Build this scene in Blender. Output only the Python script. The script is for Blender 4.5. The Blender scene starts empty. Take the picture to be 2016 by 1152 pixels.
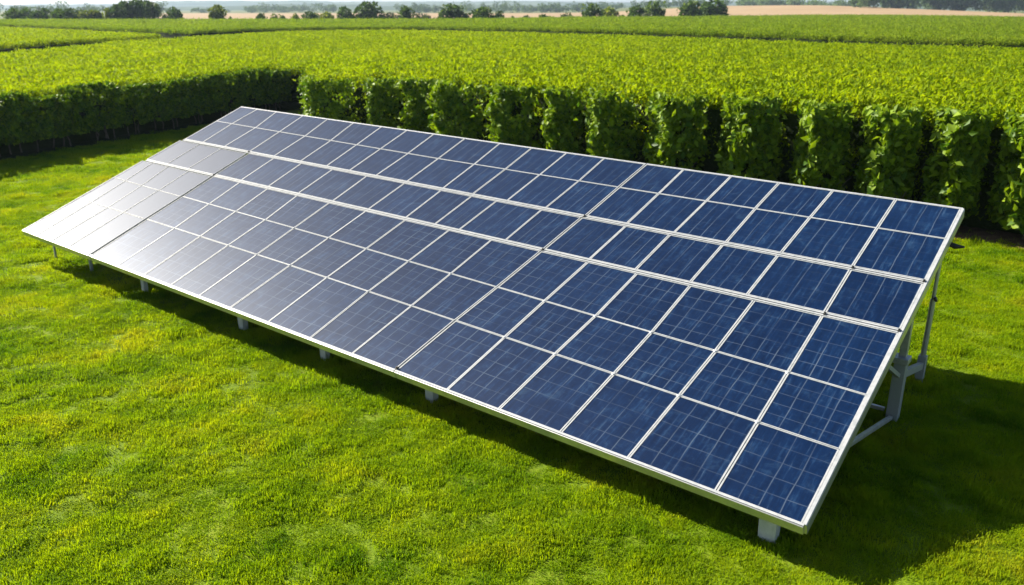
import bpy, math, random
import numpy as np
from mathutils import Vector, Matrix, Quaternion, noise as mnoise

random.seed(7)
rng = np.random.default_rng(7)
R = math.radians
scene = bpy.context.scene
COL = scene.collection

# ------------------------------------------------------------------ camera
H = 4.66
F_PX, W_PX, H_PX = 1615.57, 2016.0, 1152.0
PITCH = math.atan((576 - 16) / F_PX)
cd = bpy.data.cameras.new('camera')
cam = bpy.data.objects.new('camera', cd); COL.objects.link(cam)
cam.location = (0, 0, H)
cam.rotation_euler = (math.pi / 2 - PITCH, 0, 0)
cd.sensor_width = 36.0
cd.lens = 36.0 * F_PX / W_PX
cd.clip_start, cd.clip_end = 0.1, 20000
cd.dof.use_dof = True
cd.dof.focus_distance = 9.5
cd.dof.aperture_fstop = 1.7
scene.camera = cam

# ------------------------------------------------------------------ light
SUN_AZ, SUN_EL = -58.0, 36.0
world = bpy.data.worlds.new('World'); scene.world = world
world.use_nodes = True
wn = world.node_tree
sky = wn.nodes.new('ShaderNodeTexSky'); sky.sky_type = 'NISHITA'
sky.sun_disc = False
sky.sun_elevation = R(SUN_EL); sky.sun_rotation = R(SUN_AZ % 360)
sky.dust_density = 1.2
bg = wn.nodes['Background']; bg.inputs['Strength'].default_value = 0.05
wn.links.new(sky.outputs[0], bg.inputs[0])
ld = bpy.data.lights.new('sun', 'SUN'); ld.energy = 5.0; ld.angle = R(0.5); ld.color = (1.0, 0.93, 0.80)
sun = bpy.data.objects.new('sun', ld); COL.objects.link(sun)
SD = Vector((math.sin(R(SUN_AZ)) * math.cos(R(SUN_EL)), math.cos(R(SUN_AZ)) * math.cos(R(SUN_EL)), math.sin(R(SUN_EL))))
sun.rotation_euler = (-SD).to_track_quat('-Z', 'Y').to_euler()
scene.view_settings.view_transform = 'Standard'
scene.view_settings.look = 'None'
scene.view_settings.gamma = 1.0
scene.view_settings.exposure = 1.4
scene.cycles.max_bounces = 6
scene.cycles.transparent_max_bounces = 4
scene.cycles.volume_bounces = 0

# ------------------------------------------------------------------ helpers
def ray(px, py):
    a = (px - 1008) / F_PX; b = (py - 576) / F_PX
    return np.array([a, math.cos(PITCH) - b * math.sin(PITCH), -math.sin(PITCH) - b * math.cos(PITCH)])
def on_plane(px, py, z=0.0):
    d = ray(px, py); t = (z - H) / d[2]
    return np.array([d[0] * t, d[1] * t, z])
def px_to_x(px, Y):                       # world x of a pixel column near the horizon at distance Y
    return (px - 1008) / F_PX * Y / math.cos(PITCH) * 1.0 * (math.cos(PITCH) ** 2 + 0) / math.cos(PITCH) if False else ray(px, 16)[0] / ray(px, 16)[1] * Y
def z_at(py, Y):                          # world height of a pixel row at distance Y
    d = ray(1008, py); return H + d[2] / d[1] * Y

def tag(o, label=None, cat=None, group=None, kind=None):
    if label: o['label'] = label
    if cat: o['category'] = cat
    if group: o['group'] = group
    if kind: o['kind'] = kind
    return o
def mesh_obj(name, verts, faces, mat, parent=None, link=True, smooth=False):
    me = bpy.data.meshes.new(name)
    me.from_pydata([tuple(v) for v in verts], [], [tuple(f) for f in faces])
    for m in (mat if isinstance(mat, (list, tuple)) else [mat]):
        me.materials.append(m)
    if smooth: me.shade_smooth()
    me.update()
    o = bpy.data.objects.new(name, me)
    if link: COL.objects.link(o)
    if parent: o.parent = parent
    return o
def empty(name, loc):
    o = bpy.data.objects.new(name, None); COL.objects.link(o); o.location = loc
    o.empty_display_size = 0.2
    return o
class MB:
    def __init__(s): s.v = []; s.f = []
    def add(s, vs, fs):
        n = len(s.v); s.v += [tuple(v) for v in vs]; s.f += [tuple(i + n for i in f) for f in fs]
    def box(s, c, ax, ay, az):            # centre and three half-extent vectors
        c, ax, ay, az = map(np.asarray, (c, ax, ay, az))
        vs = [c + i * ax + j * ay + k * az for k in (-1, 1) for j in (-1, 1) for i in (-1, 1)]
        s.add(vs, [(0, 2, 3, 1), (4, 5, 7, 6), (0, 1, 5, 4), (2, 6, 7, 3), (0, 4, 6, 2), (1, 3, 7, 5)])
    def bar(s, a, b, w, h, up=(0, 0, 1)): # rectangular bar between two points
        a = np.asarray(a, float); b = np.asarray(b, float); d = b - a; l = np.linalg.norm(d); d /= l
        up = np.asarray(up, float); sx = np.cross(d, up)
        if np.linalg.norm(sx) < 1e-4: sx = np.cross(d, (1, 0, 0))
        sx /= np.linalg.norm(sx); uz = np.cross(sx, d)
        s.box((a + b) / 2, d * l / 2, sx * w / 2, uz * h / 2)
    def tube(s, pts, rad, n=8):
        pts = [np.asarray(p, float) for p in pts]
        rad = rad if isinstance(rad, (list, tuple)) else [rad] * len(pts)
        base = len(s.v)
        for i, p in enumerate(pts):
            d = pts[min(i + 1, len(pts) - 1)] - pts[max(i - 1, 0)]; d /= np.linalg.norm(d)
            r = np.cross(d, (0.3, 0.9, 0.1)); r /= np.linalg.norm(r); q = np.cross(d, r)
            for k in range(n):
                t = 2 * math.pi * k / n
                s.v.append(tuple(p + rad[i] * (math.cos(t) * r + math.sin(t) * q)))
        for i in range(len(pts) - 1):
            for k in range(n):
                a = base + i * n + k; b = base + i * n + (k + 1) % n
                s.f.append((a, b, b + n, a + n))
        s.f.append(tuple(base + k for k in range(n))[::-1])
        s.f.append(tuple(base + (len(pts) - 1) * n + k for k in range(n)))
    def obj(s, name, mat, parent=None, bevel=0.0, smooth=False):
        o = mesh_obj(name, s.v, s.f, mat, parent, smooth=smooth)
        if bevel:
            b = o.modifiers.new('bevel', 'BEVEL'); b.width = bevel; b.segments = 2; b.limit_method = 'ANGLE'
        return o

# ------------------------------------------------------------------ materials
def new_mat(name):
    m = bpy.data.materials.new(name); m.use_nodes = True
    nt = m.node_tree; nt.nodes.clear()
    out = nt.nodes.new('ShaderNodeOutputMaterial')
    return m, nt, out
def N(nt, t, **kw):
    n = nt.nodes.new(t)
    for k, v in kw.items():
        if k.startswith('i_'): n.inputs[k[2:].replace('_', ' ')].default_value = v
        else: setattr(n, k, v)
    return n
def ramp(nt, stops, interp='LINEAR'):
    n = nt.nodes.new('ShaderNodeValToRGB'); r = n.color_ramp; r.interpolation = interp
    while len(r.elements) < len(stops): r.elements.new(0.5)
    for e, (p, c) in zip(r.elements, stops):
        e.position = p; e.color = (*c, 1) if len(c) == 3 else c
    return n
def mixc(nt, fac, a, b, mode='MIX'):
    n = nt.nodes.new('ShaderNodeMix'); n.data_type = 'RGBA'; n.blend_type = mode
    for s, v in ((0, fac), (6, a), (7, b)):
        if isinstance(v, bpy.types.NodeSocket): nt.links.new(v, n.inputs[s])
        elif s == 0: n.inputs[0].default_value = v
        else: n.inputs[s].default_value = (*v, 1)
    return n.outputs[2]
def math_n(nt, op, a, b=None, c=None):
    n = nt.nodes.new('ShaderNodeMath'); n.operation = op
    for i, v in enumerate((a, b, c)):
        if v is None: continue
        if isinstance(v, bpy.types.NodeSocket): nt.links.new(v, n.inputs[i])
        else: n.inputs[i].default_value = v
    return n.outputs[0]
def noise_n(nt, scale, detail=3, rough=0.55, vec=None, dist=0.0):
    n = nt.nodes.new('ShaderNodeTexNoise'); n.inputs['Scale'].default_value = scale
    n.inputs['Detail'].default_value = detail; n.inputs['Roughness'].default_value = rough
    n.inputs['Distortion'].default_value = dist
    if vec is not None: nt.links.new(vec, n.inputs['Vector'])
    return n.outputs['Fac']

def leaf_material(name, stops, trans=0.35, rough=0.5, attr=None, patch=None, spec=0.35, tmul=(1.25, 1.25, 0.6), spread=1.0):
    """foliage: colour by a random value per leaf (attribute) or per clump (instance)"""
    m, nt, out = new_mat(name)
    if attr:
        a = N(nt, 'ShaderNodeAttribute', attribute_name=attr); fac = a.outputs['Fac']
    else:
        fac = N(nt, 'ShaderNodeObjectInfo').outputs['Random']
    if spread != 1.0: fac = math_n(nt, 'ADD', math_n(nt, 'MULTIPLY', fac, spread), 0.5 - spread / 2)
    if patch:
        pos = N(nt, 'ShaderNodeNewGeometry').outputs['Position']
        pn = noise_n(nt, patch[0], 4, 0.6, pos)
        pf = math_n(nt, 'MULTIPLY', math_n(nt, 'SUBTRACT', pn, 0.5), patch[1])
        fac = math_n(nt, 'ADD', fac, pf); 
    rp = ramp(nt, stops); nt.links.new(fac, rp.inputs[0])
    p = N(nt, 'ShaderNodeBsdfPrincipled'); p.inputs['Roughness'].default_value = rough
    p.inputs['Specular IOR Level'].default_value = spec
    nt.links.new(rp.outputs[0], p.inputs['Base Color'])
    t = N(nt, 'ShaderNodeBsdfTranslucent')
    nt.links.new(mixc(nt, 1.0, rp.outputs[0], tmul, 'MULTIPLY'), t.inputs['Color'])
    mx = N(nt, 'ShaderNodeMixShader'); mx.inputs[0].default_value = trans
    nt.links.new(p.outputs[0], mx.inputs[1]); nt.links.new(t.outputs[0], mx.inputs[2])
    nt.links.new(mx.outputs[0], out.inputs['Surface'])
    return m
def simple(name, col, rough=0.6, metal=0.0, var=None, bump=None, spec=0.5):
    m, nt, out = new_mat(name)
    p = N(nt, 'ShaderNodeBsdfPrincipled')
    p.inputs['Roughness'].default_value = rough; p.inputs['Metallic'].default_value = metal
    p.inputs['Specular IOR Level'].default_value = spec
    pos = N(nt, 'ShaderNodeNewGeometry').outputs['Position']
    if var:
        sc, c2, lo, hi = var
        f = noise_n(nt, sc, 5, 0.6, pos)
        mr = N(nt, 'ShaderNodeMapRange'); mr.inputs['From Min'].default_value = lo; mr.inputs['From Max'].default_value = hi
        nt.links.new(f, mr.inputs[0])
        nt.links.new(mixc(nt, mr.outputs[0], col, c2), p.inputs['Base Color'])
        mr2 = N(nt, 'ShaderNodeMapRange'); mr2.inputs['To Min'].default_value = max(0.05, rough - 0.12); mr2.inputs['To Max'].default_value = min(1, rough + 0.12)
        nt.links.new(f, mr2.inputs[0]); nt.links.new(mr2.outputs[0], p.inputs['Roughness'])
    else:
        p.inputs['Base Color'].default_value = (*col, 1)
    if bump:
        b = N(nt, 'ShaderNodeBump'); b.inputs['Strength'].default_value = bump[1]; b.inputs['Distance'].default_value = bump[2]
        nt.links.new(noise_n(nt, bump[0], 5, 0.6, pos), b.inputs['Height']); nt.links.new(b.outputs[0], p.inputs['Normal'])
    nt.links.new(p.outputs[0], out.inputs['Surface'])
    return m

M_ALU = simple('aluminium', (0.72, 0.73, 0.74), 0.38, 0.85, (9, (0.55, 0.56, 0.55), 0.35, 0.75))
M_WHITE = simple('white_frame_paint', (0.37, 0.38, 0.39), 0.5, 0.0, (14, (0.24, 0.26, 0.27), 0.45, 0.75))
M_STEEL = simple('galvanised_steel', (0.50, 0.52, 0.53), 0.45, 0.6, (11, (0.36, 0.38, 0.38), 0.35, 0.7))
M_POST = simple('pale_painted_post', (0.29, 0.31, 0.30), 0.55, 0.0, (8, (0.26, 0.29, 0.28), 0.4, 0.75))
M_LEG = simple('white_painted_leg', (0.52, 0.53, 0.51), 0.5, 0.0, (8, (0.34, 0.36, 0.34), 0.4, 0.75))
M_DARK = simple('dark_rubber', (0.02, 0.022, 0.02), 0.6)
M_BACK = simple('panel_backsheet', (0.30, 0.31, 0.32), 0.6)
M_BARK = simple('bark', (0.15, 0.12, 0.085), 0.85, 0, (6, (0.07, 0.055, 0.04), 0.3, 0.7))

def glass_material(name, lv_k, line_k=1.0, rough=(0.36, 0.44), spec=0.225, glare_tone=None):
    m, nt, out = new_mat(name)
    uvn = N(nt, 'ShaderNodeUVMap', uv_map='cells').outputs[0]      # metres along the panel
    uvp = N(nt, 'ShaderNodeUVMap', uv_map='unit').outputs[0]       # 0..1 across the panel
    oi = N(nt, 'ShaderNodeObjectInfo')
    rnd = oi.outputs['Random']
    # wobble so that lines are not ruler-straight
    off = N(nt, 'ShaderNodeVectorMath', operation='ADD'); nt.links.new(uvn, off.inputs[0])
    cmb = N(nt, 'ShaderNodeCombineXYZ'); nt.links.new(math_n(nt, 'MULTIPLY', rnd, 37.0), cmb.inputs[2]); nt.links.new(cmb.outputs[0], off.inputs[1])
    v3 = off.outputs[0]
    sx = N(nt, 'ShaderNodeSeparateXYZ'); nt.links.new(uvp, sx.inputs[0])
    wob = math_n(nt, 'MULTIPLY', math_n(nt, 'SUBTRACT', noise_n(nt, 2.2, 2, 0.5, v3), 0.5), 0.035)
    def lines(coord, count, width, soft):
        x = math_n(nt, 'MULTIPLY', math_n(nt, 'ADD', coord, wob), count)
        d = math_n(nt, 'ABSOLUTE', math_n(nt, 'SUBTRACT', math_n(nt, 'FRACT', x), 0.5))
        mr = N(nt, 'ShaderNodeMapRange'); mr.inputs['From Min'].default_value = 0.5 - width - soft; mr.inputs['From Max'].default_value = 0.5 - width
        nt.links.new(d, mr.inputs[0]); return mr.outputs[0]
    lu = lines(sx.outputs[0], 4.0, 0.012, 0.03)
    lv = lines(sx.outputs[1], 5.0, 0.010, 0.03)
    fu = lines(sx.outputs[0], 20.0, 0.03, 0.12)
    # uneven strength of the printed lines
    mask1 = N(nt, 'ShaderNodeMapRange'); nt.links.new(noise_n(nt, 1.7, 3, 0.6, v3), mask1.inputs[0]); mask1.inputs['From Min'].default_value = 0.35; mask1.inputs['From Max'].default_value = 0.65
    sv = N(nt, 'ShaderNodeMapping'); sv.inputs['Scale'].default_value = (22, 2.2, 1); nt.links.new(v3, sv.inputs['Vector'])
    streak = noise_n(nt, 1.0, 4, 0.65, sv.outputs[0])
    sv2 = N(nt, 'ShaderNodeMapping'); sv2.inputs['Scale'].default_value = (6, 30, 1); nt.links.new(v3, sv2.inputs['Vector'])
    streak2 = noise_n(nt, 1.0, 3, 0.6, sv2.outputs[0])
    blot = noise_n(nt, 5.5, 6, 0.72, v3, 0.6)
    base = ramp(nt, [(0.30, (0.0010, 0.0066, 0.026)), (0.52, (0.0019, 0.0125, 0.047)), (0.75, (0.0055, 0.030, 0.092))])
    nt.links.new(math_n(nt, 'ADD', math_n(nt, 'MULTIPLY', streak, 0.6), math_n(nt, 'MULTIPLY', blot, 0.4)), base.inputs[0])
    tint = mixc(nt, 1.0, base.outputs[0], mixc(nt, rnd, (0.80, 0.86, 0.90), (1.2, 1.12, 1.1)), 'MULTIPLY')
    # dried dirt: pale specks and runs lying on the glass
    d1 = N(nt, 'ShaderNodeMapRange'); d1.inputs['From Min'].default_value = 0.56; d1.inputs['From Max'].default_value = 0.80; nt.links.new(blot, d1.inputs[0])
    d2 = N(nt, 'ShaderNodeMapRange'); d2.inputs['From Min'].default_value = 0.58; d2.inputs['From Max'].default_value = 0.78; nt.links.new(streak, d2.inputs[0])
    d3 = N(nt, 'ShaderNodeMapRange'); d3.inputs['From Min'].default_value = 0.60; d3.inputs['From Max'].default_value = 0.8; nt.links.new(streak2, d3.inputs[0])
    dirt = math_n(nt, 'MULTIPLY', math_n(nt, 'ADD', d1.outputs[0], math_n(nt, 'ADD', math_n(nt, 'MULTIPLY', d2.outputs[0], 0.8), math_n(nt, 'MULTIPLY', d3.outputs[0], 0.5))), 0.23)
    c1 = mixc(nt, dirt, tint, (0.06, 0.115, 0.17))
    lsum = math_n(nt, 'MAXIMUM', math_n(nt, 'MULTIPLY', lu, 0.75), math_n(nt, 'MULTIPLY', lv, lv_k))
    lf = math_n(nt, 'MULTIPLY', math_n(nt, 'MULTIPLY', lsum, line_k), math_n(nt, 'ADD', math_n(nt, 'MULTIPLY', mask1.outputs[0], 0.75), 0.2))
    lf = math_n(nt, 'MAXIMUM', lf, math_n(nt, 'MULTIPLY', math_n(nt, 'MULTIPLY', fu, d2.outputs[0]), 0.35))
    c2 = mixc(nt, lf, c1, (0.095, 0.125, 0.170))
    if glare_tone: c2 = mixc(nt, math_n(nt, 'ADD', math_n(nt, 'MULTIPLY', blot, 0.35), 0.60), c2, glare_tone)   # pale tone painted into the colour to stand for glare
    p = N(nt, 'ShaderNodeBsdfPrincipled')
    nt.links.new(c2, p.inputs['Base Color'])
    rr = N(nt, 'ShaderNodeMapRange'); rr.inputs['To Min'].default_value = rough[0]; rr.inputs['To Max'].default_value = rough[1]; nt.links.new(blot, rr.inputs[0])
    nt.links.new(rr.outputs[0], p.inputs['Roughness'])
    p.inputs['Specular IOR Level'].default_value = spec
    p.inputs['Specular Tint'].default_value = (0.62, 0.75, 1.0, 1)
    nt.links.new(p.outputs[0], out.inputs['Surface'])
    return m
M_GLASS = glass_material('solar_cell_glass', 0.5)
M_GLASS_UP = glass_material('solar_cell_glass_upper', 0.16)
M_GLASS_GLARE = glass_material('glare_paled_matt_glass', 0.1, 0.5, (0.46, 0.53), 0.23, (0.042, 0.050, 0.076))  # left section: its sky glare is painted in as a pale base colour

LAWN_STOPS = [(0.0, (0.068, 0.155, 0.004)), (0.35, (0.155, 0.258, 0.005)), (0.7, (0.210, 0.300, 0.006)), (1.0, (0.27, 0.315, 0.012))]
M_BLADE = leaf_material('grass_blade', LAWN_STOPS, 0.5, 0.6, None, (0.75, 2.6), 0.03, (1.75, 1.55, 0.5), 0.35)
CROP_STOPS = [(0.0, (0.080, 0.152, 0.003)), (0.4, (0.150, 0.236, 0.004)), (0.8, (0.198, 0.274, 0.006)), (1.0, (0.228, 0.285, 0.010))]
M_CROP = leaf_material('crop_leaf', CROP_STOPS, 0.5, 0.6, None, (0.12, 0.6), 0.06, (1.75, 1.55, 0.5), 0.7)
M_CROP_FAR = leaf_material('far_crop_leaf', [(0.0, (0.105, 0.18, 0.010)), (0.5, (0.155, 0.225, 0.013)), (1.0, (0.19, 0.25, 0.02))], 0.45, 0.7, None, (0.05, 0.8), 0.1, (1.5, 1.5, 0.7))
BUSH_STOPS = [(0.0, (0.025, 0.065, 0.005)), (0.5, (0.065, 0.135, 0.008)), (1.0, (0.20, 0.29, 0.012))]
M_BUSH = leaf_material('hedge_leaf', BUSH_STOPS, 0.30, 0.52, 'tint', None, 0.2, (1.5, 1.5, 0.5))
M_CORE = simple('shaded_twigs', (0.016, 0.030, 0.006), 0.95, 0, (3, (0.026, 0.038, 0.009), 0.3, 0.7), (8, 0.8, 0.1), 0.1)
M_TREES = {
    'dark': leaf_material('dark_tree_leaf', [(0, (0.026, 0.058, 0.014)), (0.6, (0.060, 0.115, 0.022)), (1, (0.12, 0.19, 0.034))], 0.28, 0.6, 'tint', None, 0.2),
    'mid': leaf_material('green_tree_leaf', [(0, (0.034, 0.075, 0.016)), (0.6, (0.08, 0.14, 0.026)), (1, (0.15, 0.21, 0.04))], 0.3, 0.6, 'tint', None, 0.2),
    'pale': leaf_material('yellow_green_leaf', [(0, (0.08, 0.12, 0.015)), (0.6, (0.15, 0.20, 0.022)), (1, (0.22, 0.24, 0.04))], 0.35, 0.6, 'tint', None, 0.2),
    'wood': leaf_material('woodland_leaf', [(0, (0.06, 0.11, 0.045)), (0.6, (0.12, 0.19, 0.07)), (1, (0.2, 0.27, 0.09))], 0.35, 0.7, 'tint', None, 0.1),
    'grey': leaf_material('grey_green_leaf', [(0, (0.045, 0.07, 0.035)), (0.6, (0.09, 0.115, 0.06)), (1, (0.15, 0.165, 0.09))], 0.25, 0.6, 'tint', None, 0.2)}

# ------------------------------------------------------------------ ground, fields, hills
def lawn_h(x, y):
    return 0.035 * mnoise.noise((x * 1.1, y * 1.1, 0)) + 0.035 * mnoise.noise((x * 2.7, y * 2.7, 5)) + 0.018 * mnoise.noise((x * 6.5, y * 6.5, 9))
def ground_h(x, y):
    """height of the land far away: flat, then a low swell on the right"""
    s = min(1, max(0, (y - 330) / 350)); s = s * s * (3 - 2 * s)
    cx = px_to_x(1530, 720)
    z = s * (6.8 * math.exp(-((x - cx) / 95.0) ** 2) + 0.5 * math.exp(-((x - cx - 190) / 150.0) ** 2))
    t = min(1, max(0, (y - 900) / 1500)); return z * (1 - t * 0.5)
def grid_mesh(xs_of, ys, hfun, keep=None, dz=0):
    vs, fs = [], []
    cols = None
    for y in ys:
        xs = xs_of(y); cols = len(xs)
        vs += [(x, y, hfun(x, y) + dz) for x in xs]
    for j in range(len(ys) - 1):
        for i in range(cols - 1):
            a = j * cols + i
            if keep is None or keep(*(np.mean([vs[k][:2] for k in (a, a + 1, a + cols, a + cols + 1)], axis=0))):
                fs.append((a, a + 1, a + cols + 1, a + cols))
    used = sorted({k for f in fs for k in f}); mp = {k: i for i, k in enumerate(used)}
    return [vs[k] for k in used], [tuple(mp[k] for k in f) for f in fs]

def lawn_material():
    m, nt, out = new_mat('lawn_turf')
    pos = N(nt, 'ShaderNodeNewGeometry').outputs['Position']
    a = noise_n(nt, 0.55, 4, 0.6, pos); b = noise_n(nt, 14, 5, 0.65, pos)
    rp = ramp(nt, [(0.3, (0.060, 0.110, 0.004)), (0.5, (0.12, 0.18, 0.005)), (0.7, (0.18, 0.21, 0.008))])
    nt.links.new(math_n(nt, 'ADD', math_n(nt, 'MULTIPLY', a, 0.5), math_n(nt, 'MULTIPLY', b, 0.5)), rp.inputs[0])
    mr = N(nt, 'ShaderNodeMapRange'); mr.inputs['From Min'].default_value = 0.68; mr.inputs['From Max'].default_value = 0.76
    nt.links.new(noise_n(nt, 2.6, 5, 0.6, pos), mr.inputs[0])
    p = N(nt, 'ShaderNodeBsdfPrincipled'); p.inputs['Roughness'].default_value = 0.9; p.inputs['Specular IOR Level'].default_value = 0.15
    nt.links.new(mixc(nt, mr.outputs[0], rp.outputs[0], (0.17, 0.12, 0.045)), p.inputs['Base Color'])
    bp = N(nt, 'ShaderNodeBump'); bp.inputs['Strength'].default_value = 0.8; bp.inputs['Distance'].default_value = 0.03
    nt.links.new(b, bp.inputs['Height']); nt.links.new(bp.outputs[0], p.inputs['Normal'])
    nt.links.new(p.outputs[0], out.inputs['Surface'])
    return m
M_LAWN = lawn_material()
xs = np.arange(-34, 32.01, 0.22)
v, f = grid_mesh(lambda y: xs, np.arange(-6, 48.01, 0.22), lawn_h)
tag(mesh_obj('lawn', v, f, M_LAWN, smooth=True), kind='structure')

M_LAND = simple('grassland', (0.075, 0.105, 0.022), 0.95, 0, (0.012, (0.13, 0.13, 0.045), 0.35, 0.7), None, 0.1)
M_STUB = simple('stubble', (0.265, 0.180, 0.098), 0.95, 0, (0.03, (0.33, 0.235, 0.135), 0.3, 0.7), None, 0.1)
def tan_zone(x, y):
    return 330 < y < 860 and px_to_x(300, y) < x < 460
ys = np.concatenate([np.arange(-60, 330, 30), np.arange(330, 930, 12), np.geomspace(930, 6500, 26)])
gx = lambda y: np.concatenate([np.linspace(-1, -0.5, 8)[:-1], np.linspace(-0.5, 0.5, 70), np.linspace(0.5, 1, 8)[1:]]) * (1400 + max(0, y - 900) * 1.2)
v, f = grid_mesh(gx, ys, ground_h, lambda x, y: not tan_zone(x, y), -0.12)
tag(mesh_obj('ground', v, f, M_LAND, smooth=True), kind='structure')
v, f = grid_mesh(gx, ys, ground_h, tan_zone, -0.12)
tag(mesh_obj('stubble_field', v, f, M_STUB, smooth=True), kind='structure')

def hill_material():
    m, nt, out = new_mat('wooded_hillside')
    pos = N(nt, 'ShaderNodeNewGeometry').outputs['Position']
    a = noise_n(nt, 0.02, 6, 0.7, pos); b = noise_n(nt, 0.003, 3, 0.5, pos)
    rp = ramp(nt, [(0.35, (0.025, 0.045, 0.022)), (0.5, (0.05, 0.075, 0.03)), (0.62, (0.10, 0.12, 0.05))])
    nt.links.new(math_n(nt, 'ADD', math_n(nt, 'MULTIPLY', a, 0.6), math_n(nt, 'MULTIPLY', b, 0.4)), rp.inputs[0])
    p = N(nt, 'ShaderNodeBsdfPrincipled'); p.inputs['Roughness'].default_value = 1; p.inputs['Specular IOR Level'].default_value = 0.0
    nt.links.new(rp.outputs[0], p.inputs['Base Color']); nt.links.new(p.outputs[0], out.inputs['Surface'])
    return m
M_HILL = hill_material()
def ridge(Y, prof, depth, seed):
    pxs = np.linspace(-700, 2750, 260)
    vs, fs = [], []
    K = 8
    for i, px in enumerate(pxs):
        top = z_at(np.interp(px, [p[0] for p in prof], [p[1] for p in prof]), Y)
        top += 2.2 * mnoise.noise((px * 0.05, seed, 0)) + 1.0 * mnoise.noise((px * 0.23, seed, 3))
        for k in range(K):
            t = k / (K - 1)
            y = Y - depth * (1 - t); x = px_to_x(px, y)
            s = math.sin(t * math.pi / 2) ** 1.3
            vs.append((x, y, -1 + (top + 1) * s + 1.2 * mnoise.noise((x * 0.012, y * 0.012, seed)) * t))
        vs.append((px_to_x(px, Y + depth * 0.6), Y + depth * 0.6, -1))
    K1 = K + 1
    for i in range(len(pxs) - 1):
        for k in range(K):
            a = i * K1 + k; fs.append((a, a + K1, a + K1 + 1, a + 1))
    return vs, fs
v, f = ridge(3600, [(-700, 12), (0, 10.5), (90, 8.5), (200, 8), (270, 6), (330, 3), (420, 1.5), (520, 3), (600, 1.5), (660, 4), (760, 3), (900, 4), (1000, 2), (1120, 3.5), (1230, 5), (1350, 4), (1450, 3), (2750, 5)], 900, 1.3)
tag(mesh_obj('hills', v, f, M_HILL, smooth=True), kind='structure')
v, f = ridge(2300, [(-700, 18), (0, 17), (260, 16), (420, 12.5), (560, 9), (640, 8), (760, 11), (880, 10), (1000, 10.5), (1150, 12), (1350, 11), (1500, 10), (2750, 12)], 500, 7.7)
tag(mesh_obj('hills', v, f, M_HILL, smooth=True), kind='structure')

# ------------------------------------------------------------------ leaves and clumps
def leaves_mesh(P, D, size, name, mat, tint=None, aspect=0.5, fold=0.25, nrm=None):
    """P centres (n,3), D pointing directions (n,3): one folded two-triangle leaf each"""
    n = len(P); D = D / np.linalg.norm(D, axis=1, keepdims=True)
    rnd = rng.normal(size=(n, 3)) if nrm is None else nrm; S = np.cross(D, rnd); S /= np.linalg.norm(S, axis=1, keepdims=True)
    Nn = np.cross(S, D); sz = size[:, None]
    base = P - D * sz * 0.5; tip = P + D * sz * 0.5 - Nn * sz * 0.12
    l = P + S * sz * aspect * 0.5 + Nn * sz * fold * 0.3 - D * sz * 0.05
    r = P - S * sz * aspect * 0.5 + Nn * sz * fold * 0.3 - D * sz * 0.05
    V = np.stack([base, l, tip, r], 1).reshape(-1, 3)
    i = np.arange(n) * 4
    Fc = np.stack([np.stack([i, i + 2, i + 1], 1), np.stack([i, i + 3, i + 2], 1)], 1).reshape(-1, 3)
    me = bpy.data.meshes.new(name)
    nv, nf = len(V), len(Fc)
    me.vertices.add(nv); me.vertices.foreach_set('co', V.astype(np.float32).ravel())
    me.loops.add(nf * 3); me.loops.foreach_set('vertex_index', Fc.astype(np.int32).ravel())
    me.polygons.add(nf); me.polygons.foreach_set('loop_start', (np.arange(nf) * 3).astype(np.int32))
    me.polygons.foreach_set('loop_total', np.full(nf, 3, np.int32))
    if tint is not None:
        a = me.attributes.new('tint', 'FLOAT', 'FACE'); a.data.foreach_set('value', np.repeat(tint, 2).astype(np.float32))
    me.materials.append(mat); me.update(); me.validate()
    return me

def grass_tuft(i):
    r = np.random.default_rng(100 + i); vs, fs = [], []
    for _ in range(100):
        a = r.uniform(0, 6.28); q = 0.13 * math.sqrt(r.uniform()); x, y = q * math.cos(a), q * math.sin(a)
        h = r.uniform(0.016, 0.042) * (1.5 if r.uniform() < 0.08 else 1); w = r.uniform(0.0028, 0.005)
        la = r.uniform(0, 6.28); ln = r.uniform(0.2, 1.1) * h
        d = np.array([math.cos(la), math.sin(la), 0]); s = np.array([-d[1], d[0], 0]) * w
        p0 = np.array([x, y, -0.015]); p1 = p0 + d * ln * 0.35 + (0, 0, h * 0.65 + 0.015); p2 = p0 + d * ln + (0, 0, h + 0.01)
        n = len(vs); vs += [p0 - s, p0 + s, p1 - s * 0.8, p1 + s * 0.8, p2]
        fs += [(n, n + 1, n + 3, n + 2), (n + 2, n + 3, n + 4)]
    return mesh_obj('grass_tuft', vs, fs, M_BLADE, link=False)
def crop_tuft(i):
    r = np.random.default_rng(300 + i); n = 44
    P = np.column_stack([r.normal(0, 0.13, n), r.normal(0, 0.13, n), r.uniform(-0.12, 0.22, n)])
    D = np.column_stack([r.normal(0, 0.55, n), r.normal(0, 0.55, n), r.uniform(0.1, 1.2, n)])
    me = leaves_mesh(P, D, r.uniform(0.075, 0.15, n), 'crop_spray', M_CROP, None, 0.42, 0.35)
    return bpy.data.objects.new('crop_spray', me)
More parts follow.
